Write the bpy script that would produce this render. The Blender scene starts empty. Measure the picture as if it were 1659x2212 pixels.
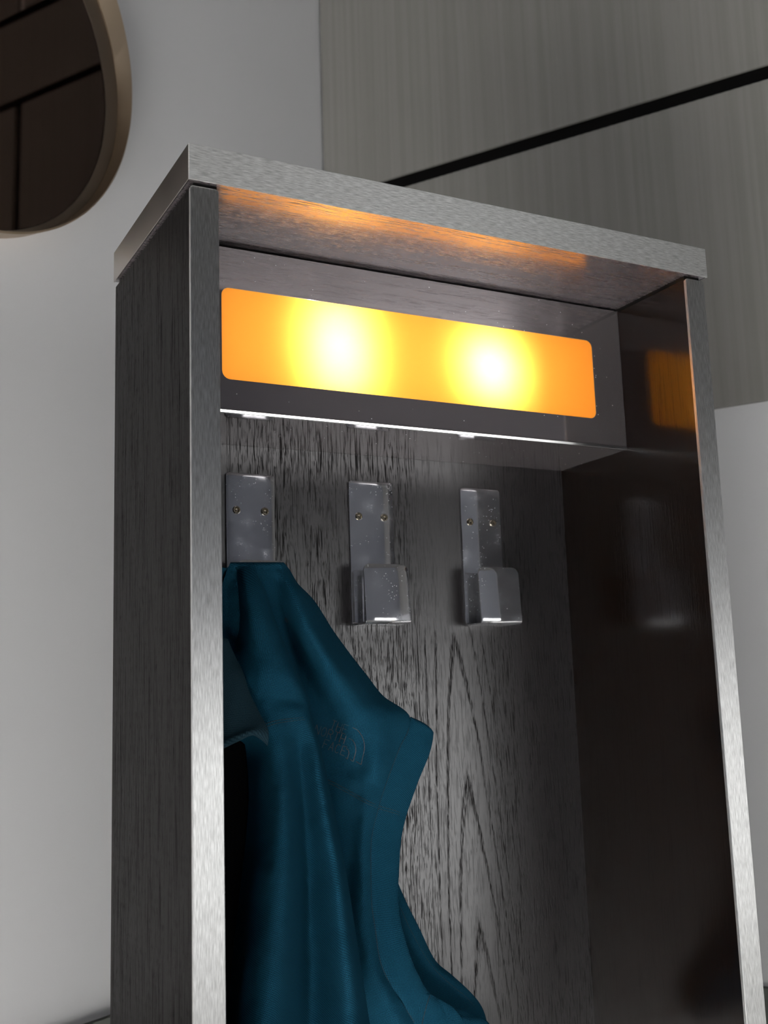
import bpy, bmesh, math, random
from mathutils import Vector
from mathutils.bvhtree import BVHTree
random.seed(7)
SC = bpy.context.scene
COL = SC.collection
PI = math.pi

# ------------------------------------------------------------------ camera numbers
FPX = 2409.19; PITCH = 0.167682; ROLL = -0.0334015; YAW = 0.483109
ZT = 1.95                                    # height of the underside of the top board
CAM = Vector((-0.28074, -0.88089, ZT - 0.455603))
_cy, _sy, _cp, _sp = math.cos(YAW), math.sin(YAW), math.cos(PITCH), math.sin(PITCH)
FWD = Vector((_sy*_cp, _cy*_cp, _sp)); _r = Vector((_cy, -_sy, 0)); _u = _r.cross(FWD)
RIGHT = math.cos(ROLL)*_r + math.sin(ROLL)*_u
UP = -math.sin(ROLL)*_r + math.cos(ROLL)*_u

def ray(px, py):
    return (px-829.5)/FPX*RIGHT - (py-1106)/FPX*UP + FWD
def aty(px, py, Y):
    d = ray(px, py); return CAM + d*((Y-CAM.y)/d.y)

# ------------------------------------------------------------------ cabinet numbers
W = 0.60; HC = 0.03323; DC = 0.26487
XL0, XL1, XR0, XR1 = 0.0028, 0.0284, 0.5716, 0.5972
YS = 0.004; DP = 0.2672; YB = 0.1221; ZB = -0.1734; DB = 0.2525
LX0, LX1, LZ0, LZ1 = 0.0718, 0.5292, -0.1399, -0.0454

# ------------------------------------------------------------------ room frame (u along right wall, v along left wall)
K = Vector((0.694407, 1.202157, 0)); U_ = Vector((0.529919, -0.848048, 0)); V_ = Vector((-0.848048, -0.529919, 0))
def R(u, v, z): return K + U_*u + V_*v + Vector((0, 0, z))

# ------------------------------------------------------------------ helpers
def link(name, mesh, mat=None, parent=None, loc=None):
    o = bpy.data.objects.new(name, mesh); COL.objects.link(o)
    if mat is not None:
        if isinstance(mat, (list, tuple)):
            for m in mat: mesh.materials.append(m)
        else: mesh.materials.append(mat)
    if parent is not None: o.parent = parent
    if loc is not None: o.location = loc
    return o
def obj(name, bm, mat, parent=None, smooth=False, bevel=0, seg=2):
    bmesh.ops.recalc_face_normals(bm, faces=bm.faces)
    if bevel:
        bmesh.ops.bevel(bm, geom=[e for e in bm.edges if e.is_manifold and e.calc_face_angle(0) > .5], offset=bevel, segments=seg, profile=.5, affect='EDGES')
    me = bpy.data.meshes.new(name); bm.to_mesh(me); bm.free()
    if smooth:
        for p in me.polygons: p.use_smooth = True
        try: me.set_sharp_from_angle(angle=math.radians(40))
        except Exception: pass
    return link(name, me, mat, parent)
def box(bm, a, b):
    vs = [bm.verts.new((x, y, z)) for x in (a[0], b[0]) for y in (a[1], b[1]) for z in (a[2], b[2])]
    for f in ((0,1,3,2),(4,6,7,5),(0,4,5,1),(2,3,7,6),(0,2,6,4),(1,5,7,3)): bm.faces.new([vs[i] for i in f])
    return vs
def rbox(bm, a, b):                            # box in room coordinates
    vs = [bm.verts.new(R(x, y, z)) for x in (a[0], b[0]) for y in (a[1], b[1]) for z in (a[2], b[2])]
    for f in ((0,1,3,2),(4,6,7,5),(0,4,5,1),(2,3,7,6),(0,2,6,4),(1,5,7,3)): bm.faces.new([vs[i] for i in f])
def thing(name, label, cat, loc=(0,0,0), group=None):
    o = bpy.data.objects.new(name, None); COL.objects.link(o); o.location = loc
    o['label'] = label; o['category'] = cat
    if group: o['group'] = group
    return o
def struct(name, bm, mat, label=None, **k):
    o = obj(name, bm, mat, **k); o['kind'] = 'structure'
    if label: o['label'] = label
    return o
def loft(bm, A, B):
    n = len(A); va = [bm.verts.new(p) for p in A]; vb = [bm.verts.new(p) for p in B]
    for i in range(n): bm.faces.new((va[i], va[(i+1) % n], vb[(i+1) % n], vb[i]))
def lofts(bm, rings, close=False):
    vr = [[bm.verts.new(p) for p in r] for r in rings]; n = len(rings[0])
    m = len(vr)
    for k in range(m if close else m-1):
        a, b = vr[k], vr[(k+1) % m]
        for i in range(n): bm.faces.new((a[i], a[(i+1) % n], b[(i+1) % n], b[i]))
    return vr
def rrect(x0, z0, x1, z1, r, n=6):
    out = []
    for cx, cz, a0 in ((x1-r, z1-r, 0), (x0+r, z1-r, 90), (x0+r, z0+r, 180), (x1-r, z0+r, 270)):
        for i in range(n+1):
            a = math.radians(a0 + 90*i/n); out.append((cx+r*math.cos(a), cz+r*math.sin(a)))
    return out
def tube(bm, pts, r, n=6):
    pts = [Vector(p) for p in pts]; rings = []
    for i, p in enumerate(pts):
        t = (pts[min(i+1, len(pts)-1)] - pts[max(i-1, 0)])
        if t.length < 1e-9: t = Vector((0, 0, 1))
        t.normalize(); a = t.cross(Vector((0, 1, 0)))
        if a.length < .1: a = t.cross(Vector((1, 0, 0)))
        a.normalize(); b = t.cross(a)
        rings.append([p + (a*math.cos(2*PI*k/n) + b*math.sin(2*PI*k/n))*r for k in range(n)])
    vr = lofts(bm, rings); bm.faces.new(vr[0]); bm.faces.new(vr[-1][::-1])

# ------------------------------------------------------------------ materials
def new_mat(name):
    m = bpy.data.materials.new(name); m.use_nodes = True; nt = m.node_tree
    return m, nt, nt.nodes['Principled BSDF']
def simple(name, col, rough=.5, metal=0, spec=.5, **k):
    m, nt, b = new_mat(name)
    b.inputs['Base Color'].default_value = (*col, 1); b.inputs['Roughness'].default_value = rough
    b.inputs['Metallic'].default_value = metal; b.inputs['Specular IOR Level'].default_value = spec
    for kk, v in k.items(): b.inputs[kk].default_value = v
    return m
class G:                                       # tiny node-graph writer
    def __init__(s, nt): s.nt = nt
    def n(s, t, **k):
        x = s.nt.nodes.new(t)
        for a, b in k.items(): setattr(x, a, b)
        return x
    def put(s, sock, v):
        if hasattr(v, 'is_linked') or hasattr(v, 'links'): s.nt.links.new(v, sock)
        else: sock.default_value = v
    def m(s, op, a, b=0.0, c=0.0, clamp=False):
        x = s.n('ShaderNodeMath', operation=op); x.use_clamp = clamp
        s.put(x.inputs[0], a); s.put(x.inputs[1], b)
        if len(x.inputs) > 2: s.put(x.inputs[2], c)
        return x.outputs[0]
    def ramp(s, v, lo, hi): # smooth 0..1
        x = s.n('ShaderNodeMapRange'); x.interpolation_type = 'SMOOTHSTEP'
        s.put(x.inputs['Value'], v); s.put(x.inputs['From Min'], lo); s.put(x.inputs['From Max'], hi); return x.outputs['Result']
    def pos(s):
        g = s.n('ShaderNodeNewGeometry'); x = s.n('ShaderNodeSeparateXYZ'); s.nt.links.new(g.outputs['Position'], x.inputs[0]); return x.outputs
    def vec(s, a, b, c):
        x = s.n('ShaderNodeCombineXYZ'); s.put(x.inputs[0], a); s.put(x.inputs[1], b); s.put(x.inputs[2], c); return x.outputs[0]
    def noise(s, v, scale=1.0, detail=2.0, rough=.5, dist=0.0):
        x = s.n('ShaderNodeTexNoise'); s.put(x.inputs['Vector'], v); x.inputs['Scale'].default_value = scale
        x.inputs['Detail'].default_value = detail; x.inputs['Roughness'].default_value = rough; x.inputs['Distortion'].default_value = dist
        return x.outputs['Fac']
    def mix(s, f, a, b):
        x = s.n('ShaderNodeMix', data_type='RGBA'); s.put(x.inputs['Factor'], f)
        s.put(x.inputs[6], a); s.put(x.inputs[7], b); return x.outputs[2]
    def bump(s, h, strength, dist):
        x = s.n('ShaderNodeBump'); s.put(x.inputs['Height'], h); x.inputs['Strength'].default_value = strength; x.inputs['Distance'].default_value = dist
        return x.outputs['Normal']

WOOD_C = (0.013, 0.0110, 0.0118); PORE_C = (0.004, 0.0035, 0.0035)
def wood(name, across, along, arches=None, rough=.30, spec=.5, pores=1.0, col=WOOD_C, coat=0.0, pcol=PORE_C, ior=1.5, bump=.35, prough=.35, al=32.0):
    m, nt, b = new_mat(name); g = G(nt); P = g.pos()
    ax = {'x': P[0], 'y': P[1], 'z': P[2]}
    a, l = ax[across], ax[along]
    other = [ax[k] for k in 'xyz' if k not in (across, along)][0]
    wob = g.noise(g.vec(g.m('MULTIPLY', a, 6.0), g.m('MULTIPLY', l, 3.0), 0.0), 1.0, 2.0)
    a2 = g.m('ADD', a, g.m('MULTIPLY', g.m('SUBTRACT', wob, .5), .012))
    if across == 'y' or across == 'x': a2o = g.m('ADD', a2, 0)
    else: a2o = a2
    # fine pores: short dark dashes along the grain
    p1 = g.noise(g.vec(g.m('MULTIPLY', a2o, 900.0), g.m('MULTIPLY', l, al), 1.7), 1.0, 1.0)
    p2 = g.noise(g.vec(g.m('MULTIPLY', a2o, 1200.0), g.m('MULTIPLY', l, 95.0), 5.1), 1.0, 1.0)
    pr = g.m('ADD', g.m('MULTIPLY', g.ramp(p1, .56, .66), .9), g.m('MULTIPLY', g.ramp(p2, .58, .68), .6))
    dens = g.noise(g.vec(g.m('MULTIPLY', a2o, 70.0), g.m('MULTIPLY', l, 2.0), 9.0), 1.0, 2.0)
    pr = g.m('MULTIPLY', pr, g.ramp(dens, .15, .60))
    if arches:
        ring = None
        for (a0, z0, k1, k2, lam, wdt) in arches:
            nz = g.noise(g.vec(g.m('MULTIPLY', a, 14.0), g.m('MULTIPLY', l, 6.0), 3.0), 1.0, 3.0)
            nf = g.noise(g.vec(g.m('MULTIPLY', a, 260.0), g.m('MULTIPLY', l, 60.0), 4.0), 1.0, 3.0)
            da = g.m('ADD', g.m('SUBTRACT', a, g.m('ADD', a0, g.m('MULTIPLY', g.m('SUBTRACT', l, z0), -.05))), g.m('MULTIPLY', g.m('SUBTRACT', nz, .5), .010))
            ada = g.m('ABSOLUTE', da)
            f = g.m('ADD', g.m('SUBTRACT', l, z0), g.m('ADD', g.m('MULTIPLY', ada, k1), g.m('MULTIPLY', g.m('MULTIPLY', da, da), k2)))
            f = g.m('ADD', f, g.m('MULTIPLY', g.m('SUBTRACT', nf, .5), .022))
            ph = g.m('FRACT', g.m('ADD', g.m('DIVIDE', f, lam), .5))
            ring = g.m('SUBTRACT', 1.0, g.m('ABSOLUTE', g.m('DIVIDE', g.m('SUBTRACT', ph, .5), wdt)), clamp=True)
            ring = g.m('MULTIPLY', g.m('MULTIPLY', ring, g.ramp(l, z0+.03, z0-.01)), g.ramp(ada, .062, .045))
        brk = g.noise(g.vec(g.m('MULTIPLY', a, 1100.0), g.m('MULTIPLY', l, 70.0), 2.0), 1.0, 2.0)
        line = g.m('MULTIPLY', g.ramp(ring, 0.0, .8), g.ramp(brk, .42, .60))
        quiet = g.ramp(g.m('ABSOLUTE', g.m('SUBTRACT', a, arches[0][0])), .020, .070)
        pr = g.m('MULTIPLY', pr, g.m('ADD', .25, g.m('MULTIPLY', quiet, .75)))
        pr = g.m('MAXIMUM', pr, g.m('MULTIPLY', line, 1.0))
    pr = g.m('MULTIPLY', pr, pores, clamp=True)
    cl = g.noise(g.vec(g.m('MULTIPLY', a, 30.0), g.m('MULTIPLY', l, 3.0), 0.0), 1.0, 3.0)
    c1 = g.mix(cl, (*[c*.85 for c in col], 1), (*[c*1.15 for c in col], 1))
    g.put(b.inputs['Base Color'], g.mix(pr, c1, (*pcol, 1)))
    g.put(b.inputs['Roughness'], g.m('ADD', rough, g.m('MULTIPLY', pr, prough)))
    g.put(b.inputs['Specular IOR Level'], g.m('SUBTRACT', spec, g.m('MULTIPLY', pr, spec*.85)))
    g.put(b.inputs['Normal'], g.bump(g.m('MULTIPLY', pr, -1.0), bump, .0006))
    b.inputs['IOR'].default_value = ior
    if coat: b.inputs['Coat Weight'].default_value = coat; b.inputs['Coat Roughness'].default_value = .12
    return m

def brushed(name, along, col=(.58, .58, .57), rough=.34, aniso=.75, streak=1.0):
    m, nt, b = new_mat(name); g = G(nt); P = g.pos()
    if along == 'x': v = g.vec(g.m('MULTIPLY', P[0], 100.0), g.m('MULTIPLY', P[1], 100.0), g.m('MULTIPLY', P[2], 1350.0)); tan = (0, 0, 1)
    else: v = g.vec(g.m('MULTIPLY', P[0], 1500.0), g.m('MULTIPLY', P[1], 1500.0), g.m('MULTIPLY', P[2], 80.0)); tan = (1, 0, 0)
    s1 = g.noise(v, 1.0, 3.0, .6)
    big = g.noise(g.vec(P[0], P[1], P[2]), 9.0, 2.0)
    b.inputs['Metallic'].default_value = 1
    lo = tuple(c*(1-.30*streak) for c in col); hi = tuple(min(1, c*(1+.22*streak)) for c in col)
    g.put(b.inputs['Base Color'], g.mix(g.ramp(s1, .30, .68), (*lo, 1), (*hi, 1)))
    g.put(b.inputs['Roughness'], g.m('ADD', rough-.04, g.m('MULTIPLY', big, .08)))
    b.inputs['Anisotropic'].default_value = aniso
    g.put(b.inputs['Tangent'], g.vec(*[float(t) for t in tan]))
    g.put(b.inputs['Normal'], g.bump(s1, .12*streak, .0004))
    return m

def plaster(name, col, rough=.85):
    m, nt, b = new_mat(name); g = G(nt); P = g.pos(); v = g.vec(P[0], P[1], P[2])
    n1 = g.noise(v, 1.6, 3.0); n2 = g.noise(v, 160.0, 3.0)
    g.put(b.inputs['Base Color'], g.mix(n1, (*[c*.96 for c in col], 1), (*[min(1, c*1.04) for c in col], 1)))
    b.inputs['Roughness'].default_value = rough; b.inputs['Specular IOR Level'].default_value = .25
    g.put(b.inputs['Normal'], g.bump(n2, .08, .001))
    return m

M_back = wood('dark_ash_back', 'x', 'z', arches=[(0.402, ZT-.387, 3.0, 140.0, .165, .13)], rough=.31, ior=1.9)
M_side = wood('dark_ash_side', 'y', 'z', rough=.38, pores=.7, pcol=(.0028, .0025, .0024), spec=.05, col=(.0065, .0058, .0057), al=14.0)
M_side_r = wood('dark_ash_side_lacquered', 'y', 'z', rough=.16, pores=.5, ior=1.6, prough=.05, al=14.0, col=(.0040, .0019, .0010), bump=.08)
M_ceil = wood('dark_ash_horizontal', 'y', 'x', rough=.15, pores=.8, spec=.5, col=(.070,.060,.064), ior=4.5, bump=.15)
M_capx = brushed('brushed_steel_horizontal', 'x', rough=.52, aniso=.85)
M_sty = brushed('brushed_steel_vertical', 'z', rough=.39, aniso=.88)
M_capside = brushed('brushed_steel_side', 'x', col=(.50, .47, .44), rough=.25, streak=.15)
M_wall = plaster('white_plaster', (.62, .62, .63))
M_low = plaster('olive_wainscot', (.13, .14, .125))
M_opp = plaster('grey_plaster', (.25, .265, .31))
M_ceilroom = plaster('ceiling_paint', (.14, .137, .135))
M_floor = simple('floor_tile', (.50, .495, .485), .6)
M_black = simple('black_channel', (.003, .0027, .0025), .5, 0, .08)
M_frame_bronze = simple('bronze_mirror_rim', (.40, .31, .22), .42, 1.0)
M_rim_refl = simple('bronze_rim_reflection', (.25, .205, .165), .40, 1.0)  # even bronze tone standing for the rim mirrored in the glass
M_glass = simple('smoked_mirror_glass', (.10, .070, .057), .035, 1.0)
M_white = simple('white_window_frame', (.7, .7, .7), .4)
M_screw = simple('screw_metal', (.30, .27, .22), .22, 1.0)
M_bright = simple('polished_edge', (.85, .84, .82), .14, 1.0)
M_inner = simple('white_reflector', (.86, .82, .74), .6)
M_seam = simple('thread', (.010, .028, .042), .8)
M_logo = simple('dark_grey_embroidery', (.045, .043, .052), .5)

def chrome():
    m, nt, b = new_mat('scratched_chrome'); g = G(nt); P = g.pos(); v = g.vec(P[0], P[1], P[2])
    b.inputs['Metallic'].default_value = 1
    sm = g.noise(v, 40.0, 4.0, .6)
    sc = g.noise(g.vec(g.m('MULTIPLY', P[0], 700.0), 0.0, g.m('MULTIPLY', P[2], 1100.0)), 1.0, 3.0, .6, 2.5)
    vo = g.n('ShaderNodeTexVoronoi'); g.put(vo.inputs['Vector'], v); vo.inputs['Scale'].default_value = 300.0
    dn = g.noise(v, 45.0, 2.0)
    dust = g.m('MULTIPLY', g.ramp(vo.outputs['Distance'], .17, .09), g.ramp(dn, .5, .6))
    smear = g.m('MULTIPLY', g.ramp(sm, .42, .80), g.ramp(sc, .35, .75))
    g.put(b.inputs['Roughness'], g.m('ADD', .07, g.m('MULTIPLY', smear, .35)))
    base = g.mix(smear, (.62, .62, .64, 1), (.75, .78, .84, 1))
    g.put(b.inputs['Base Color'], base)
    d = g.n('ShaderNodeBsdfDiffuse'); d.inputs['Color'].default_value = (.62, .64, .68, 1)
    mx = g.n('ShaderNodeMixShader')
    g.put(mx.inputs[0], g.m('ADD', g.m('ADD', .06, g.m('MULTIPLY', smear, .18)), g.m('MULTIPLY', dust, .9), clamp=True))
    nt.links.new(b.outputs[0], mx.inputs[1]); nt.links.new(d.outputs[0], mx.inputs[2])
    nt.links.new(mx.outputs[0], nt.nodes['Material Output'].inputs['Surface'])
    return m
M_chrome = chrome()

def dark_gloss():
    m, nt, b = new_mat('dark_mirror_acrylic'); g = G(nt); P = g.pos(); v = g.vec(P[0], P[1], P[2])
    b.inputs['Metallic'].default_value = .8; b.inputs['Base Color'].default_value = (.27, .243, .25, 1)
    sm = g.noise(v, 22.0, 3.0, .55, .6)
    g.put(b.inputs['Roughness'], g.m('ADD', .05, g.m('MULTIPLY', g.ramp(sm, .5, .7), .10)))
    vo = g.n('ShaderNodeTexVoronoi'); g.put(vo.inputs['Vector'], v); vo.inputs['Scale'].default_value = 130.0
    dust = g.m('MULTIPLY', g.ramp(vo.outputs['Distance'], .075, .05), g.ramp(g.noise(v, 60.0, 1.0), .5, .55))
    d = g.n('ShaderNodeBsdfDiffuse'); d.inputs['Color'].default_value = (.5, .5, .52, 1)
    mx = g.n('ShaderNodeMixShader'); g.put(mx.inputs[0], dust)
    nt.links.new(b.outputs[0], mx.inputs[1]); nt.links.new(d.outputs[0], mx.inputs[2])
    nt.links.new(mx.outputs[0], nt.nodes['Material Output'].inputs['Surface'])
    return m
M_acr = dark_gloss()

def amber():
    m, nt, b = new_mat('amber_diffuser'); g = G(nt)
    t = g.n('ShaderNodeBsdfTranslucent'); t.inputs['Color'].default_value = (1.0, .46, .080, 1)
    nt.links.new(t.outputs[0], nt.nodes['Material Output'].inputs['Surface'])
    return m
M_amber = amber()
def emis(name, col, s):
    m, nt, b = new_mat(name); b.inputs['Base Color'].default_value = (0, 0, 0, 1)
    b.inputs['Emission Color'].default_value = (*col, 1); b.inputs['Emission Strength'].default_value = s; return m
M_bulb = emis('bulb_glow', (1, .8, .5), 6)

def fluted():
    m, nt, b = new_mat('fluted_grey_panel'); g = G(nt); P = g.pos()
    u = g.m('ADD', g.m('MULTIPLY', P[0], U_.x), g.m('MULTIPLY', P[1], U_.y))
    n1 = g.noise(g.vec(g.m('MULTIPLY', u, 70.0), g.m('MULTIPLY', P[2], .6), 0.0), 1.0, 4.0, .6)
    n2 = g.noise(g.vec(g.m('MULTIPLY', u, 9.0), g.m('MULTIPLY', P[2], 1.5), 0.0), 1.0, 3.0)
    c = g.mix(g.ramp(n1, .3, .7), (.215, .212, .190, 1), (.255, .248, .230, 1))
    c = g.mix(g.m('MULTIPLY', n2, .5), c, (.245, .226, .220, 1))
    g.put(b.inputs['Base Color'], c); b.inputs['Roughness'].default_value = .55; b.inputs['Specular IOR Level'].default_value = .3
    return m
M_flute = fluted()

def cloth(name, c0, c1):
    m, nt, b = new_mat(name); g = G(nt)
    uv = g.n('ShaderNodeUVMap'); uv.uv_map = 'UVMap'; sp = g.n('ShaderNodeSeparateXYZ'); nt.links.new(uv.outputs[0], sp.inputs[0])
    F = 2*PI/.00165
    tw = g.m('SINE', g.m('MULTIPLY', g.m('ADD', sp.outputs[0], g.m('MULTIPLY', sp.outputs[1], .62)), F))
    tv = g.m('SINE', g.m('MULTIPLY', g.m('SUBTRACT', sp.outputs[1], g.m('MULTIPLY', sp.outputs[0], .35)), F*.9))
    h = g.m('MULTIPLY', g.m('ADD', tw, tv), .25)
    gn = g.noise(g.vec(sp.outputs[0], sp.outputs[1], 0.0), 900.0, 2.0)
    h2 = g.m('ADD', h, gn)
    g.put(b.inputs['Base Color'], g.mix(g.ramp(h2, .1, .95), (*c0, 1), (*c1, 1)))
    b.inputs['Roughness'].default_value = .85; b.inputs['Specular IOR Level'].default_value = .05
    b.inputs['Sheen Weight'].default_value = 0; b.inputs['Sheen Tint'].default_value = (.4, .7, .9, 1)
    g.put(b.inputs['Normal'], g.bump(h2, .55, .0005))
    return m
M_cloth = cloth('teal_canvas', (.0045, .028, .050), (.011, .084, .142))
M_shade = cloth('black_shade_cloth', (.0015, .0018, .0022), (.003, .0036, .0045))  # near-black cloth with the shade put into its colour
M_clothin = cloth('teal_canvas_inside', (.010, .026, .038), (.026, .060, .080))

# ------------------------------------------------------------------ room
UO, VO, ZC = 6.0, 4.6, 3.9
bm = bmesh.new(); rbox(bm, (-.1, -.1, -.1), (UO+.1, VO+.1, 0)); struct('floor', bm, M_floor)
bm = bmesh.new(); rbox(bm, (-.1, -.1, ZC), (UO+.1, VO+.1, ZC+.1)); struct('ceiling', bm, M_ceilroom)
bm = bmesh.new(); rbox(bm, (-.1, -.1, 0), (0, VO+.1, ZC)); struct('wall_left', bm, M_wall)
bm = bmesh.new(); rbox(bm, (0, -.1, 0), (UO+.1, 0, ZC)); struct('wall_right', bm, M_wall)
BU0, BU1, BZ0, BZ1 = .08, 1.7, .12, 1.95
bm = bmesh.new()
rbox(bm, (0, VO, 0), (BU0, VO+.1, ZC)); rbox(bm, (BU1, VO, 0), (UO+.1, VO+.1, ZC)); rbox(bm, (BU0, VO, 0), (BU1, VO+.1, BZ0)); rbox(bm, (BU0, VO, BZ1), (BU1, VO+.1, ZC))
struct('wall_back', bm, M_opp)
bm = bmesh.new(); f = .05
for a, b_ in (((BU0, BZ0), (BU1, BZ0+f)), ((BU0, BZ1-f), (BU1, BZ1)), ((BU0, BZ0), (BU0+f, BZ1)), ((BU1-f, BZ0), (BU1, BZ1)), ((.86, BZ0), (.91, BZ1)),):
    rbox(bm, (a[0], VO+.02, a[1]), (b_[0], VO+.06, b_[1]))
struct('fill_window', bm, M_white)  # added opening out of view, shaped to brighten the lower left wall
WV0, WV1, WZ0, WZ1 = .5, 2.8, .04, 1.72
bm = bmesh.new()
rbox(bm, (UO, 0, 0), (UO+.1, VO, WZ0)); rbox(bm, (UO, 0, WZ1), (UO+.1, VO, ZC))
rbox(bm, (UO, 0, WZ0), (UO+.1, WV0, WZ1)); rbox(bm, (UO, WV1, WZ0), (UO+.1, VO, WZ1))
struct('wall_front', bm, M_opp)
bm = bmesh.new(); f = .05
for a, b_ in (((WV0, WZ0), (WV1, WZ0+f)), ((WV0, WZ1-f), (WV1, WZ1)), ((WV0, WZ0), (WV0+f, WZ1)), ((WV1-f, WZ0), (WV1, WZ1)),
              ((1.62, WZ0), (1.67, WZ1)),):
    rbox(bm, (UO+.02, a[0], a[1]), (UO+.06, b_[0], b_[1]))
struct('window_1', bm, M_white)
# wainscots
bm = bmesh.new(); rbox(bm, (0, .0, 0), (.012, VO, ZT-.898)); struct('trim_1', bm, M_low, 'dark olive grey wainscot low on the white wall')
bm = bmesh.new(); rbox(bm, (.012, 0, 0), (UO, .012, ZT-.927)); struct('trim_2', bm, M_low, 'dark olive grey wainscot under the fluted wall panels')
# fluted panels on the right wall
def flute(u0, u1, z0, z1, name):
    bm = bmesh.new(); pitch = .0165; n = int(round((u1-u0)/pitch*6)); prev = None
    D = .012
    for i in range(n+1):
        u = u0 + (u1-u0)*i/n; d = D - .0003*(1+math.cos(2*PI*u/pitch))
        if i in (0, n): d = 0
        a, b_ = bm.verts.new(R(u, d, z0)), bm.verts.new(R(u, d, z1))
        if prev: bm.faces.new((prev[0], a, b_, prev[1]))
        prev = (a, b_)
    me_bottom = [v for v in bm.verts]
    lo = me_bottom[0::2]; hi = me_bottom[1::2]
    bm.faces.new(lo); bm.faces.new(hi[::-1])
    o = obj(name, bm, M_flute, smooth=True); o['kind'] = 'structure'; return o
G1a, G1b = ZT+.6012, ZT+.6295
G2a, G2b = ZT+1.160, ZT+1.186
G3a, G3b = ZT+1.415, ZT+1.445
i = 3
PZ = [(ZT+.0272, G1a), (G1b, G2a), (G2b, G3a), (G3b, ZC)]
for r_, (z0, z1) in enumerate(PZ):
    cuts = [0.001, 1.022, 2.05, 3.08, 4.1, 5.99] if r_ != 2 else [0.001, 2.05, 4.1, 5.99]
    for a, b_ in zip(cuts[:-1], cuts[1:]):
        flute(a, b_-.022 if b_ < 5.9 else b_, z0, z1, 'trim_%d' % i)
        i += 1
for z0, z1 in ((G1a, G1b), (G2a, G2b), (G3a, G3b)):
    bm = bmesh.new(); rbox(bm, (0.001, 0, z0), (5.99, .006, z1)); struct('trim_%d' % i, bm, M_black, 'black recessed channel between the fluted wall panels'); i += 1
bm = bmesh.new()
rbox(bm, (1.001, .0, ZT+.0272), (1.021, .004, G1a)); struct('trim_%d' % i, bm, M_black); i += 1
bm = bmesh.new(); rbox(bm, (1.001, .0, G1b), (1.021, .004, G2a)); struct('trim_%d' % i, bm, M_black); i += 1

# ------------------------------------------------------------------ round mirror on the left wall
mir = thing('wall_mirror', 'round smoked mirror in a thin bronze rim high on the white wall', 'mirror', R(0, .985, ZT+.20))
mo = Vector(mir.location)
def circ(s, z, r, off, n=160):
    return [R(off, s+r*math.cos(2*PI*k/n), ZT+z+r*math.sin(2*PI*k/n)) - mo for k in range(n)]
bm = bmesh.new()
lofts(bm, [circ(.9837, .5345, .322, .0), circ(.9937, .552, .3455, .040), circ(.9937, .552, .3425, .042), circ(.980, .5322, .3180, .0225), circ(.979, .531, .3175, .0)])
obj('rim', bm, M_frame_bronze, mir, smooth=True)
bm = bmesh.new()
lofts(bm, [circ(.978, .531, .3162, .004), circ(.978, .531, .3162, .0205), circ(.991, .5157, .3010, .0212), circ(.991, .5157, .3005, .004)])
obj('rim_reflection', bm, M_rim_refl, mir, smooth=True)  # solid ring modelled in place of the rim's reflection in the glass
bm = bmesh.new(); vs = lofts(bm, [circ(.991, .5157, .3004, .004), circ(.991, .5157, .3004, .0195)])
bm.faces.new(vs[0]); bm.faces.new(vs[1])
obj('mirror_glass', bm, M_glass, mir)

# ------------------------------------------------------------------ cabinet
cab = thing('coat_cabinet', 'tall narrow black wood coat cabinet with brushed steel edges, hooks and an amber light', 'cabinet', (W/2, .13, 0))
co = Vector(cab.location)
def cobj(name, bm, mat, parent=cab, **k):
    off = co
    bmesh.ops.translate(bm, verts=bm.verts, vec=(-off.x, -off.y, -off.z)); return obj(name, bm, mat, parent, **k)
Z = lambda z: ZT+z
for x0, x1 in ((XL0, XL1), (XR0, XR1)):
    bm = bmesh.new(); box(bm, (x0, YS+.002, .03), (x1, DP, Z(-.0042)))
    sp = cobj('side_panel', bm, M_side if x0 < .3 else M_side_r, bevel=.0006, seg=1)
    bm = bmesh.new()
    g_ = .0040
    vs = box(bm, (x0-.0003, YS, .03), (x1+.0003, YS+.004, Z(-g_)))
    e = [e for e in bm.edges if abs(e.verts[0].co.x-e.verts[1].co.x) < 1e-6 and e.verts[0].co.z > 1.9 and e.verts[1].co.z > 1.9]
    bmesh.ops.bevel(bm, geom=e, offset=.003, segments=4, profile=.5, affect='EDGES')
    s_ = cobj('steel_edge', bm, M_sty, sp, bevel=.0005, seg=2); s_['label'] = 'brushed steel front edge strip'
    bm = bmesh.new(); box(bm, (x0+.0035 if x0 < .3 else x0+.0003, YS+.0035, Z(-.0044)), (x1-.0003 if x0 < .3 else x1-.0035, DP-.002, Z(-.0001))); cobj('gap_shade', bm, M_black, sp)  # black strip added to darken the gap under the top board
bm = bmesh.new(); box(bm, (XL1, DB, .03), (XR0, DP-.001, Z(-.0005))); cobj('back_panel', bm, M_back)
bm = bmesh.new(); box(bm, (XL1, YS+.004, .03), (XR0, DB, .07)); cobj('bottom_board', bm, M_ceil, bevel=.001)
bm = bmesh.new(); box(bm, (XL0+.004, .03, 0), (XR1-.004, DP-.01, .03)); cobj('plinth', bm, M_black)
bm = bmesh.new(); box(bm, (.0016, .0016, Z(0)), (W-.0016, DC-.001, Z(HC-.0008))); tp = cobj('top_board', bm, M_ceil)
def face_strip(x0, y0, x1, y1, mat, lab):
    bm = bmesh.new(); box(bm, (x0, y0, Z(-.0004)), (x1, y1, Z(HC)))
    o = cobj('steel_edge', bm, mat, tp, bevel=.0004, seg=2); o['label'] = lab
face_strip(0, 0, W, .0016, M_capx, 'brushed steel front edge of the top')
face_strip(0, .0017, .0016, DC, M_capside, 'brushed steel side edge of the top')
face_strip(W-.0016, .0017, W, DC, M_capside, 'brushed steel side edge of the top')
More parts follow.
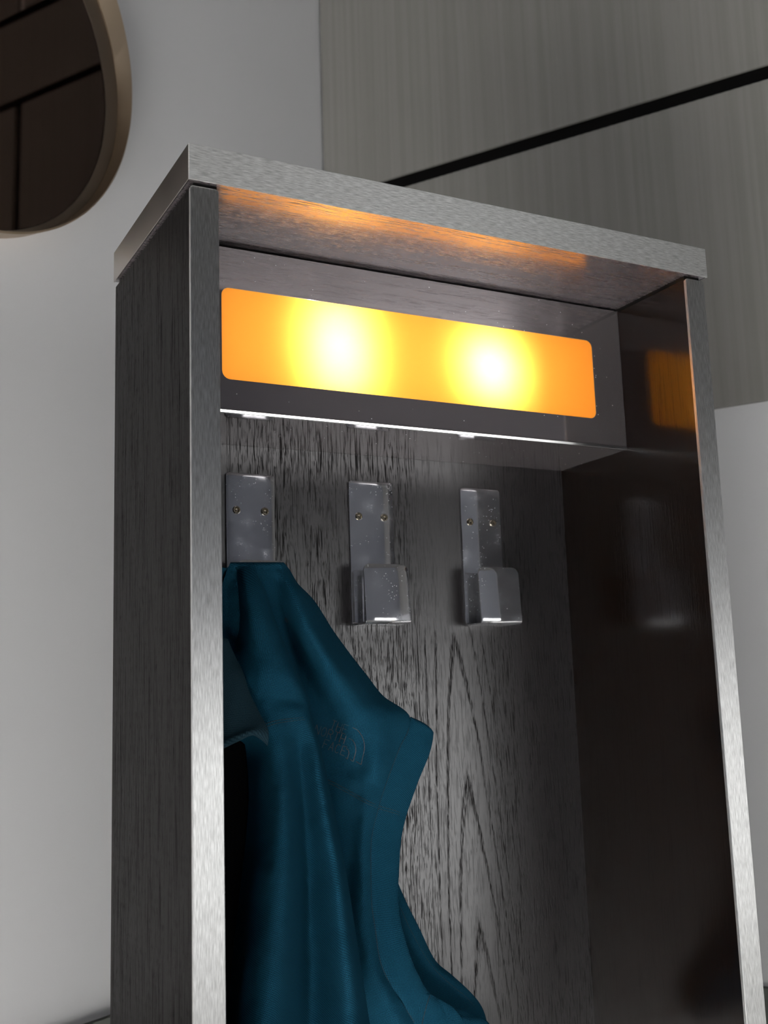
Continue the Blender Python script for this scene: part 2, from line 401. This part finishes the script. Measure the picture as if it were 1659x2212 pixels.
# light box
bm = bmesh.new()
TH = .003; n_in = rrect(LX0, LZ0, LX1, LZ1, .0085)
x0, x1, z0, z1 = XL1+.0004, XR0-.0004, ZB+.0027, -.0035
def outer_pt(x, z):                            # project the hole outline to the rectangle
    cx, cz = (LX0+LX1)/2, (LZ0+LZ1)/2
    return (x1 if x > cx else x0, z1 if z > cz else z0)
outr = []
for (x, z) in n_in: outr.append(outer_pt(x, z))
for yy0, yy1 in ((YB, YB+TH),):
    A = [Vector((x, yy0, Z(z))) for x, z in n_in]; B = [Vector((x, yy0, Z(z))) for x, z in outr]
    C_ = [Vector((x, yy1, Z(z))) for x, z in n_in]; D_ = [Vector((x, yy1, Z(z))) for x, z in outr]
    n = len(A)
    va, vb, vc, vd = [[bm.verts.new(p) for p in q] for q in (A, B, C_, D_)]
    for k in range(n):
        j = (k+1) % n
        bm.faces.new((va[k], va[j], vc[j], vc[k]))
        for p, q in ((va, vb), (vc, vd)):
            if (q[k].co-q[j].co).length < 1e-7: bm.faces.new((p[k], p[j], q[k]))
            else: bm.faces.new((p[k], p[j], q[j], q[k]))
        if (vb[k].co-vb[j].co).length > 1e-7: bm.faces.new((vb[k], vb[j], vd[j], vd[k]))
bmesh.ops.remove_doubles(bm, verts=bm.verts, dist=1e-6)
# underside returning to the back panel
box(bm, (x0, YB+TH, Z(ZB)), (x1, DB-.0008, Z(ZB+.003)))
lb = cobj('light_panel', bm, M_acr); lb['label'] = 'glossy dark panel with an amber lit window'
bm = bmesh.new()
vs = box(bm, (x0, YB-.0010, Z(ZB-.0006)), (x1, YB+TH, Z(ZB+.0026)))
for v in vs:
    if v.co.z < Z(ZB) and v.co.y < YB: v.co.y += .00055
e_ = cobj('polished_edge', bm, M_bright, lb, bevel=.0004, seg=3); e_['label'] = 'bright polished bottom edge'
bm = bmesh.new(); ring = rrect(LX0-.0001, LZ0-.0001, LX1+.0001, LZ1+.0001, .0085)
vs = lofts(bm, [[Vector((x, y, Z(z))) for x, z in ring] for y in (YB+.0002, YB+.0005)])
bm.faces.new(vs[0]); bm.free()
bm = bmesh.new(); vs = [bm.verts.new((x, YB+.0006, Z(z))) for x, z in rrect(LX0+.00015, LZ0+.00015, LX1-.00015, LZ1-.00015, .0083)]
bm.faces.new(vs); o = cobj('amber_diffuser', bm, M_amber, lb); o['label'] = 'glowing amber window with two bright spots'
# rim around the diffuser
bm = bmesh.new()
rin = rrect(LX0+.0007, LZ0+.0007, LX1-.0007, LZ1-.0007, .008); rout = rrect(LX0, LZ0, LX1, LZ1, .0085)
# reflector tray behind the diffuser
bm.free(); bm = bmesh.new()
TY = YB+.085
a = rrect(LX0-.004, LZ0-.004, LX1+.004, LZ1+.004, .010)
vs = lofts(bm, [[Vector((x, YB+TH+.0002, Z(z))) for x, z in a], [Vector((x, TY, Z(z))) for x, z in a]]); bm.faces.new(vs[1])
cobj('reflector_tray', bm, M_inner, lb)
p1 = aty(735, 725, YB+.0); p2 = aty(1062, 782, YB+.0)
for p, zs in ((p1, (Z(-.074), Z(-.112))), (p2, (Z(-.094),))):
    for zz in zs:
        bm = bmesh.new(); bmesh.ops.create_uvsphere(bm, u_segments=16, v_segments=10, radius=.006, matrix=__import__('mathutils').Matrix.Translation((p.x, YB+.057, zz)))
        cobj('bulb', bm, M_bulb, lb, smooth=True)
        L = bpy.data.lights.new('bulb_spot', 'SPOT'); L.energy = .68 if len(zs) == 2 else 1.15; L.color = (1, .93, .82)
        L.shadow_soft_size = .006; L.spot_size = 2*math.atan(.092/.048); L.spot_blend = 1.0
        lo = bpy.data.objects.new('bulb_spot', L); COL.objects.link(lo); lo.location = (p.x, YB+.0485, zz)
        lo.rotation_euler = (-PI/2, 0, PI)
        lo.rotation_euler = Vector((0, -1, 0)).to_track_quat('-Z', 'Z').to_euler()
        L = bpy.data.lights.new('bulb_light', 'POINT'); L.energy = .095 if len(zs) == 2 else .19; L.color = (1, .93, .80); L.shadow_soft_size = .006
        lo = bpy.data.objects.new('bulb_light', L); COL.objects.link(lo); lo.location = (p.x, YB+.066, zz)
# hooks
HZ0, HZ1 = -.3705, -.2045; HW = .0562; HD = .0365; TK = .0022
def hook_mesh(xc):
    bm = bmesh.new(); yb = DB-.0003; x0, x1 = xc-HW/2, xc+HW/2
    r = .003
    # centre-line profile in (y, z): down the plate, round the bend, out and up the lip
    prof = [(yb-TK/2, Z(HZ1))]
    R2 = .0035
    for t in range(13): prof.append((yb-TK/2, Z(HZ1+(HZ0+R2-HZ1)*(t+1)/13)))
    for t in range(1, 7):
        a = PI/2*t/6; prof.append((yb-TK/2-R2+R2*math.cos(a), Z(HZ0+R2-R2*math.sin(a))))
    yl = DB-HD
    prof.append((yl+R2, Z(HZ0)))
    for t in range(1, 7):
        a = PI/2*t/6; prof.append((yl+R2-R2*math.sin(a), Z(HZ0+R2-R2*math.cos(a))))
    LT = -.3045
    for t in range(1, 9): prof.append((yl+.0034*t/8, Z(HZ0+R2+(LT-HZ0-R2)*t/8)))
    # width function with rounded ends
    arc = [0]
    for a, b_ in zip(prof[:-1], prof[1:]): arc.append(arc[-1]+math.hypot(a[0]-b_[0], a[1]-b_[1]))
    tot = arc[-1]
    def at(s):
        for k in range(len(arc)-1):
            if s <= arc[k+1]+1e-9:
                f = (s-arc[k])/(arc[k+1]-arc[k]); a, b_ = prof[k], prof[k+1]
                return (a[0]+(b_[0]-a[0])*f, a[1]+(b_[1]-a[1])*f), (b_[0]-a[0], b_[1]-a[1])
        a, b_ = prof[-2], prof[-1]; return b_, (b_[0]-a[0], b_[1]-a[1])
    ra, rb = .0035, .0085
    ss = sorted(set([0] + [ra*(1-math.cos(PI/2*k/6)) for k in range(1, 7)] + [tot-rb*(1-math.cos(PI/2*k/8)) for k in range(0, 9)] + [x for x in arc if ra < x < tot-rb]))
    rings = []
    for s in ss:
        (y, z), (ty, tz) = at(s); l = math.hypot(ty, tz); ny, nz = tz/l, -ty/l
        hw = HW/2
        if s < ra: hw -= ra - math.sqrt(max(0, ra*ra-(ra-s)**2))
        if s > tot-rb: hw -= rb - math.sqrt(max(0, rb*rb-(s-(tot-rb))**2))
        h = TK/2
        rings.append([Vector((xc-hw, y+ny*h, z+nz*h)), Vector((xc+hw, y+ny*h, z+nz*h)), Vector((xc+hw, y-ny*h, z-nz*h)), Vector((xc-hw, y-ny*h, z-nz*h))])
    vr = lofts(bm, rings); bm.faces.new(vr[0]); bm.faces.new(vr[-1][::-1])
    return bm
HX = (.1482, .2960, .4455)
for k, xc in enumerate(HX):
    h = cobj('coat_hook', hook_mesh(xc), M_chrome, bevel=.0004, seg=2, smooth=True)
    if k == 0: h['label'] = 'chrome coat hook carrying the vest'
    elif k == 1: h['label'] = 'empty chrome coat hook in the middle'
    else: h['label'] = 'empty chrome coat hook at the right'
    for dx in (-.0165, .0165):
        bm = bmesh.new(); n = 20
        prof = [(.0001, -.0009), (.0012, -.0010), (.0016, -.0004), (.0019, -.0002), (.0030, -.0022), (.0038, -.0022), (.0044, -.0012), (.0046, .0002)]
        vr = lofts(bm, [[Vector((xc+dx+r*math.cos(2*PI*t/n), DB-.0003-TK+y, Z(-.246)+r*math.sin(2*PI*t/n))) for t in range(n)] for r, y in prof])
        bm.faces.new(vr[0])
        cobj('screw', bm, M_screw, h, smooth=True)

# ------------------------------------------------------------------ vest hanging from the left hook
vest = thing('vest', 'dark teal canvas vest with embroidered chest logo hanging from the leftmost hook', 'vest', (.19, .21, Z(-.62)))
vo = Vector(vest.location)
def cr(p0, p1, p2, p3, t):
    return .5*((2*p1)+(-p0+p2)*t+(2*p0-5*p1+4*p2-p3)*t*t+(-p0+3*p1-3*p2+p3)*t*t*t)
def resample(L, n, vec=False):
    m = len(L)-1; out = []
    for k in range(n+1):
        x = k/n*m; j = min(int(x), m-1); t = x-j
        q = [L[max(j-1, 0)], L[j], L[j+1], L[min(j+2, m)]]
        out.append(tuple(cr(*[w[c] for w in q], t) for c in range(len(L[0]))))
    return out
def sheet(rows, nu, nv, wr=.0006, seed=0, rowmode=False):
    """rows: list of rows of (px, py, depth in front of the back panel); returns list of grids of points"""
    rr = [resample(r, nu) for r in rows]
    cols = []
    for c in range(nu+1): cols.append(resample([r[c] for r in rr], nv))
    from mathutils import noise as NZ
    grid = []
    for j in range(nv+1):
        row = []
        for c in range(nu+1):
            px, py, d = cols[c][j]
            d += wr*NZ.noise(Vector((px*.018+seed, py*.010, seed*3.1)))*1.6 + wr*.5*NZ.noise(Vector((px*.05, py*.04, seed)))
            row.append(aty(px, py, DB-max(d, .0015)))
        grid.append(row)
    return grid
def sheet_obj(name, grid, mat, thick=.0012, label=None, parent=None):
    bm = bmesh.new(); nv, nu = len(grid), len(grid[0])
    uvl = bm.loops.layers.uv.new('UVMap')
    V = [[bm.verts.new(p-vo) for p in r] for r in grid]
    # arc length uv
    uvs = {}
    for j in range(nv):
        s = 0
        for c in range(nu):
            if c: s += (grid[j][c]-grid[j][c-1]).length
            uvs[V[j][c]] = [s, 0]
    mid = nu//2
    for c in range(nu):
        t = 0
        for j in range(nv):
            if j: t += (grid[j][mid]-grid[j-1][mid]).length
            uvs[V[j][c]][1] = t
    for j in range(nv):
        m_ = uvs[V[j][mid]][0]
        for c in range(nu): uvs[V[j][c]][0] -= m_
    for j in range(nv-1):
        for c in range(nu-1):
            f = bm.faces.new((V[j][c], V[j+1][c], V[j+1][c+1], V[j][c+1]))
            for l in f.loops: l[uvl].uv = uvs[l.vert]
    me = bpy.data.meshes.new(name); bm.to_mesh(me); bm.free()
    for p in me.polygons: p.use_smooth = True
    o = link(name, me, mat, parent or vest)
    so = o.modifiers.new('thickness', 'SOLIDIFY'); so.thickness = thick; so.offset = 1
    if label: o['label'] = label
    return o
def rows_from(spec): return [[(x, y, d) for x, d in r] for y, r in spec]

# back / shoulder layer (carries the logo), from the hook down, right edge = seam of the armhole band
B = rows_from([
 (1224, [(500, .006), (520, .010), (545, .012), (575, .012), (592, .010), (604, .006), (612, .003), (616, .001)]),
 (1217, [(498, .040), (520, .042), (545, .043), (570, .043), (588, .043), (598, .042), (606, .040), (612, .036)]),
 (1232, [(490, .041), (520, .045), (548, .047), (572, .047), (590, .045), (602, .043), (612, .042), (624, .032)]),
 (1262, [(480, .041), (520, .045), (555, .049), (585, .046), (603, .041), (622, .052), (635, .046), (642, .028)]),
 (1300, [(470, .041), (520, .045), (562, .048), (594, .042), (612, .040), (640, .060), (665, .046), (678, .018)]),
 (1360, [(465, .041), (520, .044), (580, .044), (606, .041), (628, .032), (664, .062), (694, .042), (716, .012)]),
 (1410, [(460, .036), (530, .036), (595, .036), (625, .026), (645, .018), (690, .056), (724, .038), (752, .010)]),
 (1460, [(460, .032), (540, .030), (610, .026), (640, .014), (668, .013), (718, .048), (758, .034), (791, .011)]),
 (1505, [(460, .030), (550, .028), (625, .020), (660, .012), (692, .012), (742, .040), (790, .032), (827, .013)]),
 (1550, [(460, .030), (560, .026), (645, .016), (680, .011), (715, .011), (766, .034), (820, .034), (884, .014)]),
 (1614, [(460, .030), (570, .024), (660, .014), (695, .011), (730, .010), (772, .022), (814, .036), (862, .021)]),
 (1655, [(460, .030), (575, .022), (670, .013), (705, .011), (738, .009), (776, .018), (812, .036), (846, .022)]),
 (1693, [(460, .030), (580, .020), (680, .012), (712, .012), (742, .014), (772, .019), (802, .026), (832, .023)]),
 (1740, [(460, .028), (590, .018), (690, .012), (718, .012), (746, .014), (770, .018), (795, .026), (817, .023)]),
 (1808, [(460, .028), (600, .016), (700, .012), (726, .012), (748, .014), (765, .018), (785, .027), (801, .023)]),
 (1873, [(460, .028), (610, .015), (710, .012), (735, .012), (752, .014), (766, .019), (783, .028), (799, .024)]),
 (1951, [(460, .028), (620, .015), (720, .012), (745, .012), (760, .016), (772, .023), (786, .029), (801, .025)]),
 (2008, [(460, .028), (630, .015), (730, .012), (755, .013), (770, .019), (781, .026), (794, .030), (809, .026)]),
 (2074, [(460, .028), (640, .015), (740, .012), (765, .014), (780, .021), (792, .029), (804, .032), (819, .028)]),
 (2124, [(460, .028), (645, .015), (745, .012), (772, .014), (790, .022), (806, .030), (821, .034), (840, .030)]),
 (2170, [(460, .028), (650, .015), (750, .012), (780, .015), (802, .024), (824, .032), (845, .036), (869, .032)]),
 (2215, [(460, .028), (655, .015), (755, .012), (788, .016), (812, .025), (840, .034), (868, .038), (896, .034)]),
 (2300, [(460, .028), (665, .015), (770, .012), (805, .016), (835, .026), (870, .035), (905, .040), (940, .036)]),
])
B = [[(x, y, .004 if (y > 1600 and x < 660) else d) for x, y, d in r] for r in B]
gB = sheet(B, 110, 260, .0022, 1)
back_l = sheet_obj('shoulder_panel', gB, M_cloth)
# armhole band: from the seam out to the armhole edge
seamL = [(884, 1551, .0142), (880, 1575, .0180), (862, 1614, .0212), (846, 1655, .0222), (832, 1693, .0232), (817, 1740, .0232), (801, 1808, .0232), (799, 1873, .0242),
         (801, 1951, .0252), (809, 2008, .0262), (819, 2074, .0282), (840, 2124, .0302), (869, 2170, .0322), (896, 2215, .0342), (940, 2300, .0362)]
edgeL = [(886, 1550, .0142), (934, 1591, .010), (926, 1628, .012), (908, 1672, .013), (895, 1706, .013), (876, 1762, .014), (865, 1812, .015), (861, 1866, .017),
         (858.5, 1935, .021), (864, 1990, .025), (888, 2074, .030), (904, 2109, .032), (927, 2146, .034), (990, 2190, .032), (1040, 2300, .030)]
def midp(a, b, t, bulge): return (a[0]+(b[0]-a[0])*t, a[1]+(b[1]-a[1])*t, a[2]+(b[2]-a[2])*t+bulge)
band_rows = []
for k, (a, b) in enumerate(zip(seamL, edgeL)):
    bl = .0005 if k == 0 else .003
    band_rows.append([(a[0]-3, a[1], a[2]-.002), (a[0]+1, a[1], a[2]), midp(a, b, .14, bl*.8), midp(a, b, .35, bl), midp(a, b, .65, bl), midp(a, b, .9, bl*.5), b])
# round tip at the shoulder
band_rows.insert(1, [(881, 1560, .014), (885, 1561, .016), (893, 1560, .017), (905, 1562, .017), (917, 1566, .015), (926, 1572, .012), (929, 1577, .010)])
gBand = sheet(band_rows, 28, 260, .0008, 2)
band = sheet_obj('armhole_band', gBand, M_cloth, label='stitched band round the armhole')
# the far side of the armhole, seen behind
C_rows = rows_from([
 (1905, [(780, .006), (800, .007), (820, .008), (838, .008), (850, .007), (857, .005)]),
 (1951, [(785, .006), (810, .008), (830, .009), (850, .010), (866, .009), (877, .006)]),
 (2005, [(795, .006), (820, .008), (845, .009), (870, .011), (890, .010), (904, .006)]),
 (2074, [(810, .006), (845, .008), (875, .009), (905, .012), (924, .011), (938, .006)]),
 (2109, [(820, .006), (860, .008), (895, .009), (930, .012), (960, .011), (977, .006)]),
 (2144, [(830, .006), (870, .008), (920, .009), (960, .010), (995, .010), (1015, .006)]),
 (2175, [(840, .006), (880, .008), (940, .008), (990, .009), (1020, .010), (1039, .006)]),
 (2215, [(850, .006), (890, .008), (950, .008), (1000, .009), (1035, .010), (1052, .006)]),
 (2300, [(860, .006), (900, .008), (960, .008), (1010, .009), (1050, .010), (1070, .006)]),
])
gC = sheet(C_rows, 40, 80, .001, 3)
inner = sheet_obj('back_armhole_panel', gC, M_cloth)
# lower side panel right of the side seam
D_rows = rows_from([
 (2147, [(900, .031), (910, .032), (918, .033), (924, .033), (929, .033)]),
 (2160, [(898, .031), (912, .033), (925, .034), (937, .033), (947, .030)]),
 (2175, [(894, .031), (915, .034), (938, .034), (960, .031), (976, .026)]),
 (2192, [(890, .031), (918, .034), (950, .034), (985, .029), (1020, .020)]),
 (2215, [(886, .031), (920, .034), (960, .034), (1010, .028), (1056, .016)]),
 (2300, [(870, .031), (920, .034), (970, .034), (1030, .028), (1085, .016)]),
])
gD = sheet(D_rows, 30, 40, .001, 4)
for r in gD:
    for p in r: p.y -= .0022
side = sheet_obj('side_panel', gD, M_cloth)
# front fold
A = rows_from([
 (1226, [(440, .038), (470, .040), (490, .041), (508, .045), (524, .0475), (536, .048), (545, .046), (550, .043)]),
 (1250, [(440, .038), (470, .040), (488, .030), (506, .034), (524, .058), (541, .061), (553, .056), (561, .046)]),
 (1272, [(438, .038), (468, .038), (486, .022), (505, .024), (526, .064), (545, .070), (562, .062), (570, .048)]),
 (1323, [(436, .038), (465, .042), (484, .020), (507, .020), (534, .074), (558, .080), (577, .070), (586, .050)]),
 (1359, [(434, .040), (462, .046), (484, .026), (506, .026), (538, .078), (570, .084), (592, .074), (600, .052)]),
 (1410, [(432, .042), (460, .048), (486, .046), (515, .058), (550, .082), (588, .087), (612, .076), (620, .052)]),
 (1457, [(430, .044), (460, .052), (490, .058), (525, .070), (565, .086), (606, .088), (633, .077), (641, .052)]),
 (1507, [(430, .046), (460, .055), (495, .062), (535, .071), (580, .078), (625, .077), (655, .069), (664, .050)]),
 (1547, [(430, .046), (460, .055), (500, .063), (545, .073), (592, .080), (640, .079), (663, .071), (671, .052)]),
 (1616, [(430, .028), (470, .014), (522, .010), (566, .062), (606, .085), (645, .066), (681, .078), (690, .054)]),
 (1688, [(430, .022), (480, .010), (530, .010), (566, .060), (612, .089), (650, .058), (690, .082), (706, .056)]),
 (1779, [(430, .018), (480, .008), (526, .010), (566, .064), (614, .095), (657, .052), (704, .086), (725, .060)]),
 (1881, [(430, .014), (475, .007), (516, .010), (558, .070), (614, .101), (664, .046), (722, .090), (745, .064)]),
 (2001, [(430, .012), (470, .007), (505, .010), (546, .076), (608, .106), (668, .042), (736, .096), (764, .068)]),
 (2124, [(430, .011), (465, .006), (495, .012), (532, .082), (596, .110), (670, .040), (748, .100), (783, .072)]),
 (2215, [(430, .011), (462, .006), (490, .014), (524, .086), (588, .113), (668, .038), (755, .104), (797, .076)]),
 (2300, [(430, .011), (460, .006), (486, .014), (516, .086), (582, .115), (668, .038), (762, .106), (809, .078)]),
])
gA = sheet(A, 120, 240, .0022, 5)
front = sheet_obj('front_panel', gA, M_cloth)
# near-black sheet put in as shade inside the open front, below the collar
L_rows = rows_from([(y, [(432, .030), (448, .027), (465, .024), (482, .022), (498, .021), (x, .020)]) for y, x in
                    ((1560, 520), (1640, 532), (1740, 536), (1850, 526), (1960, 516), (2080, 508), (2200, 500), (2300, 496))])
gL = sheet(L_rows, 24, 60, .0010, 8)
shade_sheet = sheet_obj('shade_sheet', gL, M_shade, label='near-black sheet standing in for shade below the collar')
# collar flap at the left, in front
E_rows = [
 [(436, 1376, .060), (450, 1378, .062), (465, 1379, .063), (478, 1380, .062), (488, 1381, .058)],
 [(436, 1410, .066), (452, 1415, .069), (470, 1420, .071), (488, 1423, .070), (507, 1424, .064)],
 [(436, 1450, .070), (458, 1455, .074), (480, 1458, .078), (502, 1458, .078), (522, 1454, .071)],
 [(436, 1500, .074), (462, 1505, .079), (490, 1507, .084), (516, 1505, .084), (537, 1500, .077)],
 [(436, 1535, .076), (466, 1540, .082), (498, 1540, .088), (530, 1534, .088), (550, 1527, .081)],
 [(436, 1570, .078), (468, 1572, .084), (502, 1568, .091), (538, 1558, .092), (563, 1552, .085)],
 [(436, 1605, .080), (470, 1598, .086), (505, 1586, .094), (548, 1572, .096), (573, 1571, .090)],
 [(436, 1625, .082), (470, 1612, .089), (508, 1595, .097), (545, 1581, .100), (577, 1588, .092)],
 [(436, 1630, .078), (472, 1617, .085), (510, 1599, .093), (548, 1584, .096), (576, 1610, .088)],
]
gE = sheet(E_rows, 40, 90, .0010, 6)
collar = sheet_obj('collar', gE, M_clothin, thick=.0022, label='turned collar edge, greyer inside cloth')

# stitching and logo, laid on the cloth by looking it up under each point
deps = {}
def bvh_of(grids):
    vs, fs = [], []
    for g_ in grids:
        b0 = len(vs); nu = len(g_[0])
        for r in g_: vs += [tuple(p) for p in r]
        for j in range(len(g_)-1):
            for c in range(nu-1):
                q = b0+j*nu+c; fs.append((q, q+nu, q+nu+1, q+1))
    return BVHTree.FromPolygons(vs, fs)
T_B = bvh_of([gB, gBand, gD, gC]); T_A = bvh_of([gA]); T_E = bvh_of([gE])
def lay(px, py, T, up=.0004):
    d = ray(px, py).normalized(); h = T.ray_cast(CAM, d)
    if h[0] is None: return None
    return h[0] - d*up - vo
def poly_px(pts, step):
    out = []
    for a, b in zip(pts[:-1], pts[1:]):
        L = math.hypot(b[0]-a[0], b[1]-a[1]); n = max(1, int(L/step))
        for k in range(n): out.append((a[0]+(b[0]-a[0])*k/n, a[1]+(b[1]-a[1])*k/n))
    out.append(pts[-1]); return out
def smooth_px(pts, n=10):
    return resample(pts, n*(len(pts)-1))
def stitch(bm, pts, T, r=.00035, dash=3.2, up=.0015):
    P = poly_px(smooth_px(pts), 1.6)
    k = 0; run = []
    for q in P:
        k += 1
        w = lay(q[0], q[1], T, up)
        if w is None: run = []; continue
        run.append(w)
        if len(run) == 3:
            tube(bm, run, r, 5); run = []; 
    return bm
def seam_obj(name, lines, T, mat, parent, r=.0004, label=None):
    bm = bmesh.new()
    for L in lines:
        P = poly_px(smooth_px(L), 2.5); w = [lay(q[0], q[1], T, .0013) for q in P]; w = [x for x in w if x is not None]
        # rope-like seam: alternate radius
        for a in range(0, len(w)-2, 2): tube(bm, w[a:a+3], r, 6)
    o = obj(name, bm, mat, parent, smooth=True)
    return o
seam_obj('stitching', [[(572, 1564), (600, 1556), (640, 1551), (668, 1548)], [(575, 1570), (600, 1562), (640, 1556), (670, 1553)]], T_A, M_seam, front)
seam_obj('stitching', [[(703, 1683), (720, 1690), (750, 1706), (790, 1728), (820, 1741), (850, 1750), (876, 1760)],
                       [(703, 1689), (720, 1696), (750, 1712), (790, 1734), (820, 1747), (850, 1756), (874, 1765)]], T_B, M_seam, back_l)
seam_obj('stitching', [[(886, 1552), (881, 1580), (864, 1614), (848, 1655), (834, 1693), (819, 1740), (803, 1808), (801, 1873), (803, 1951), (811, 2008), (821, 2074), (842, 2124), (871, 2170), (897, 2211)]], T_B, M_seam, band, .00035)
seam_obj('stitching', [[(865, 1960), (885, 2005), (916, 2062), (940, 2095), (975, 2128), (1005, 2152), (1032, 2182)]], T_B, M_seam, inner, .00035)
seam_obj('stitching', [[(929, 2149), (922, 2170), (911, 2214)]], T_B, M_seam, side, .0005)

# the embroidered logo (strokes in the zoomed frame around the chest)
def zp(p): return (640+p[0]/5.53, 1520+p[1]/5.53)
ux, uy = math.cos(math.radians(20)), math.sin(math.radians(20))
LET = {'T': [[(0, 0), (1, 0)], [(.5, 0), (.5, 1)]], 'H': [[(0, 0), (0, 1)], [(1, 0), (1, 1)], [(0, .5), (1, .5)]],
       'E': [[(1, 0), (0, 0), (0, 1), (1, 1)], [(0, .5), (.8, .5)]], 'N': [[(0, 1), (0, 0), (1, 1), (1, 0)]],
       'O': [[(.5+.5*math.cos(a*PI/8), .5+.5*math.sin(a*PI/8)) for a in range(17)]],
       'R': [[(0, 1), (0, 0), (.6, 0), (.95, .12), (.95, .38), (.6, .5), (0, .5)], [(.5, .5), (1, 1)]],
       'F': [[(1, 0), (0, 0), (0, 1)], [(0, .5), (.75, .5)]], 'A': [[(0, 1), (.5, 0), (1, 1)], [(.2, .65), (.8, .65)]],
       'C': [[(.5+.5*math.cos(a*PI/8), .5+.5*math.sin(a*PI/8)) for a in range(2, 15)][::-1]]}
bm = bmesh.new()
def word(txt, x, y, w, gap, h):
    for ch in txt:
        for st in LET[ch]:
            pts = [(x+(a*w)*ux-(b*h)*uy, y+(a*w)*uy+(b*h)*ux) for a, b in st]
            P = poly_px([zp(p) for p in pts], 2.0); ww = [lay(q[0], q[1], T_B, .0013) for q in P]; ww = [q for q in ww if q is not None]
            if len(ww) > 1: tube(bm, ww, .00042, 5)
        x += (w+gap)*ux; y += (w+gap)*uy
word('THE', 438, 195, 52, 22, 108)
word('NORTH', 246, 250, 56, 24, 108)
word('FACE', 345, 425, 54, 22, 108)
for arc in ([(672, 285), (735, 320), (790, 400), (815, 500), (806, 590), (775, 728), (715, 692)],
            [(628, 415), (670, 435), (705, 495), (712, 570), (680, 692), (648, 668)],
            [(592, 535), (618, 550), (630, 585), (612, 662), (588, 645)]):
    P = poly_px([zp(p) for p in smooth_px(arc[:-2], 8)] + [zp(arc[-2]), zp(arc[-1])], 2.0)
    ww = [lay(q[0], q[1], T_B, .0013) for q in P]; ww = [q for q in ww if q is not None]
    if len(ww) > 1: tube(bm, ww, .00045, 5)
lg = obj('embroidered_logo', bm, M_logo, back_l, smooth=True); lg['label'] = 'dark grey embroidered lettering and quarter dome'

# ------------------------------------------------------------------ light
def area(name, loc, look, sx, sy, e, col):
    L = bpy.data.lights.new(name, 'AREA'); L.shape = 'RECTANGLE'; L.size = sx; L.size_y = sy; L.energy = e; L.color = col
    o = bpy.data.objects.new(name, L); COL.objects.link(o); o.location = loc
    d = Vector(look)-Vector(loc); o.rotation_euler = d.to_track_quat('-Z', 'Y').to_euler(); return o
wc = R(UO+.09, (WV0+WV1)/2, (WZ0+WZ1)/2)
AW, AH = WV1-WV0, WZ1-WZ0
RAD = 3.5
area('daylight_and_fill', wc, R(0, (WV0+WV1)/2, (WZ0+WZ1)/2), AW, AH, RAD*PI*AW*AH, (1.0, .985, .965))
area('daylight_and_fill', R((BU0+BU1)/2, VO+.09, (BZ0+BZ1)/2), R((BU0+BU1)/2, 0, (BZ0+BZ1)/2), BU1-BU0, BZ1-BZ0, 1.5*PI*(BU1-BU0)*(BZ1-BZ0), (.97, .985, 1.0))  # fill light of the added window, lifts the left wall
fill_sun = bpy.data.lights.new('fill_sun', 'SUN'); fill_sun.energy = 100; fill_sun.angle = math.radians(.6); fill_sun.color = (1, .985, .965)  # added sun; its floor patch bounces light up the lower left wall
so_ = bpy.data.objects.new('fill_sun', fill_sun); COL.objects.link(so_); so_.location = R(2, 7, 4)
so_.rotation_euler = (V_*-1 + U_*.0 + Vector((0, 0, -.62))).to_track_quat('-Z', 'Y').to_euler()
w = bpy.data.worlds.new('world'); SC.world = w; w.use_nodes = True
w.node_tree.nodes['Background'].inputs[0].default_value = (.8, .9, 1, 1); w.node_tree.nodes['Background'].inputs[1].default_value = .5

# ------------------------------------------------------------------ camera
cd = bpy.data.cameras.new('camera'); cam = bpy.data.objects.new('camera', cd); COL.objects.link(cam)
cd.sensor_fit = 'HORIZONTAL'; cd.sensor_width = 36; cd.lens = FPX/1659*36
from mathutils import Matrix
cam.matrix_world = Matrix.Translation(CAM) @ Matrix((RIGHT, UP, -FWD)).transposed().to_4x4()
cd.clip_start = .02; cd.dof.use_dof = True; cd.dof.focus_distance = 1.12; cd.dof.aperture_fstop = 11
SC.camera = cam
SC.view_settings.view_transform = 'Standard'; SC.view_settings.look = 'None'; SC.view_settings.gamma = 1
SC.view_settings.exposure = 0.3; SC.view_settings.use_curve_mapping = False
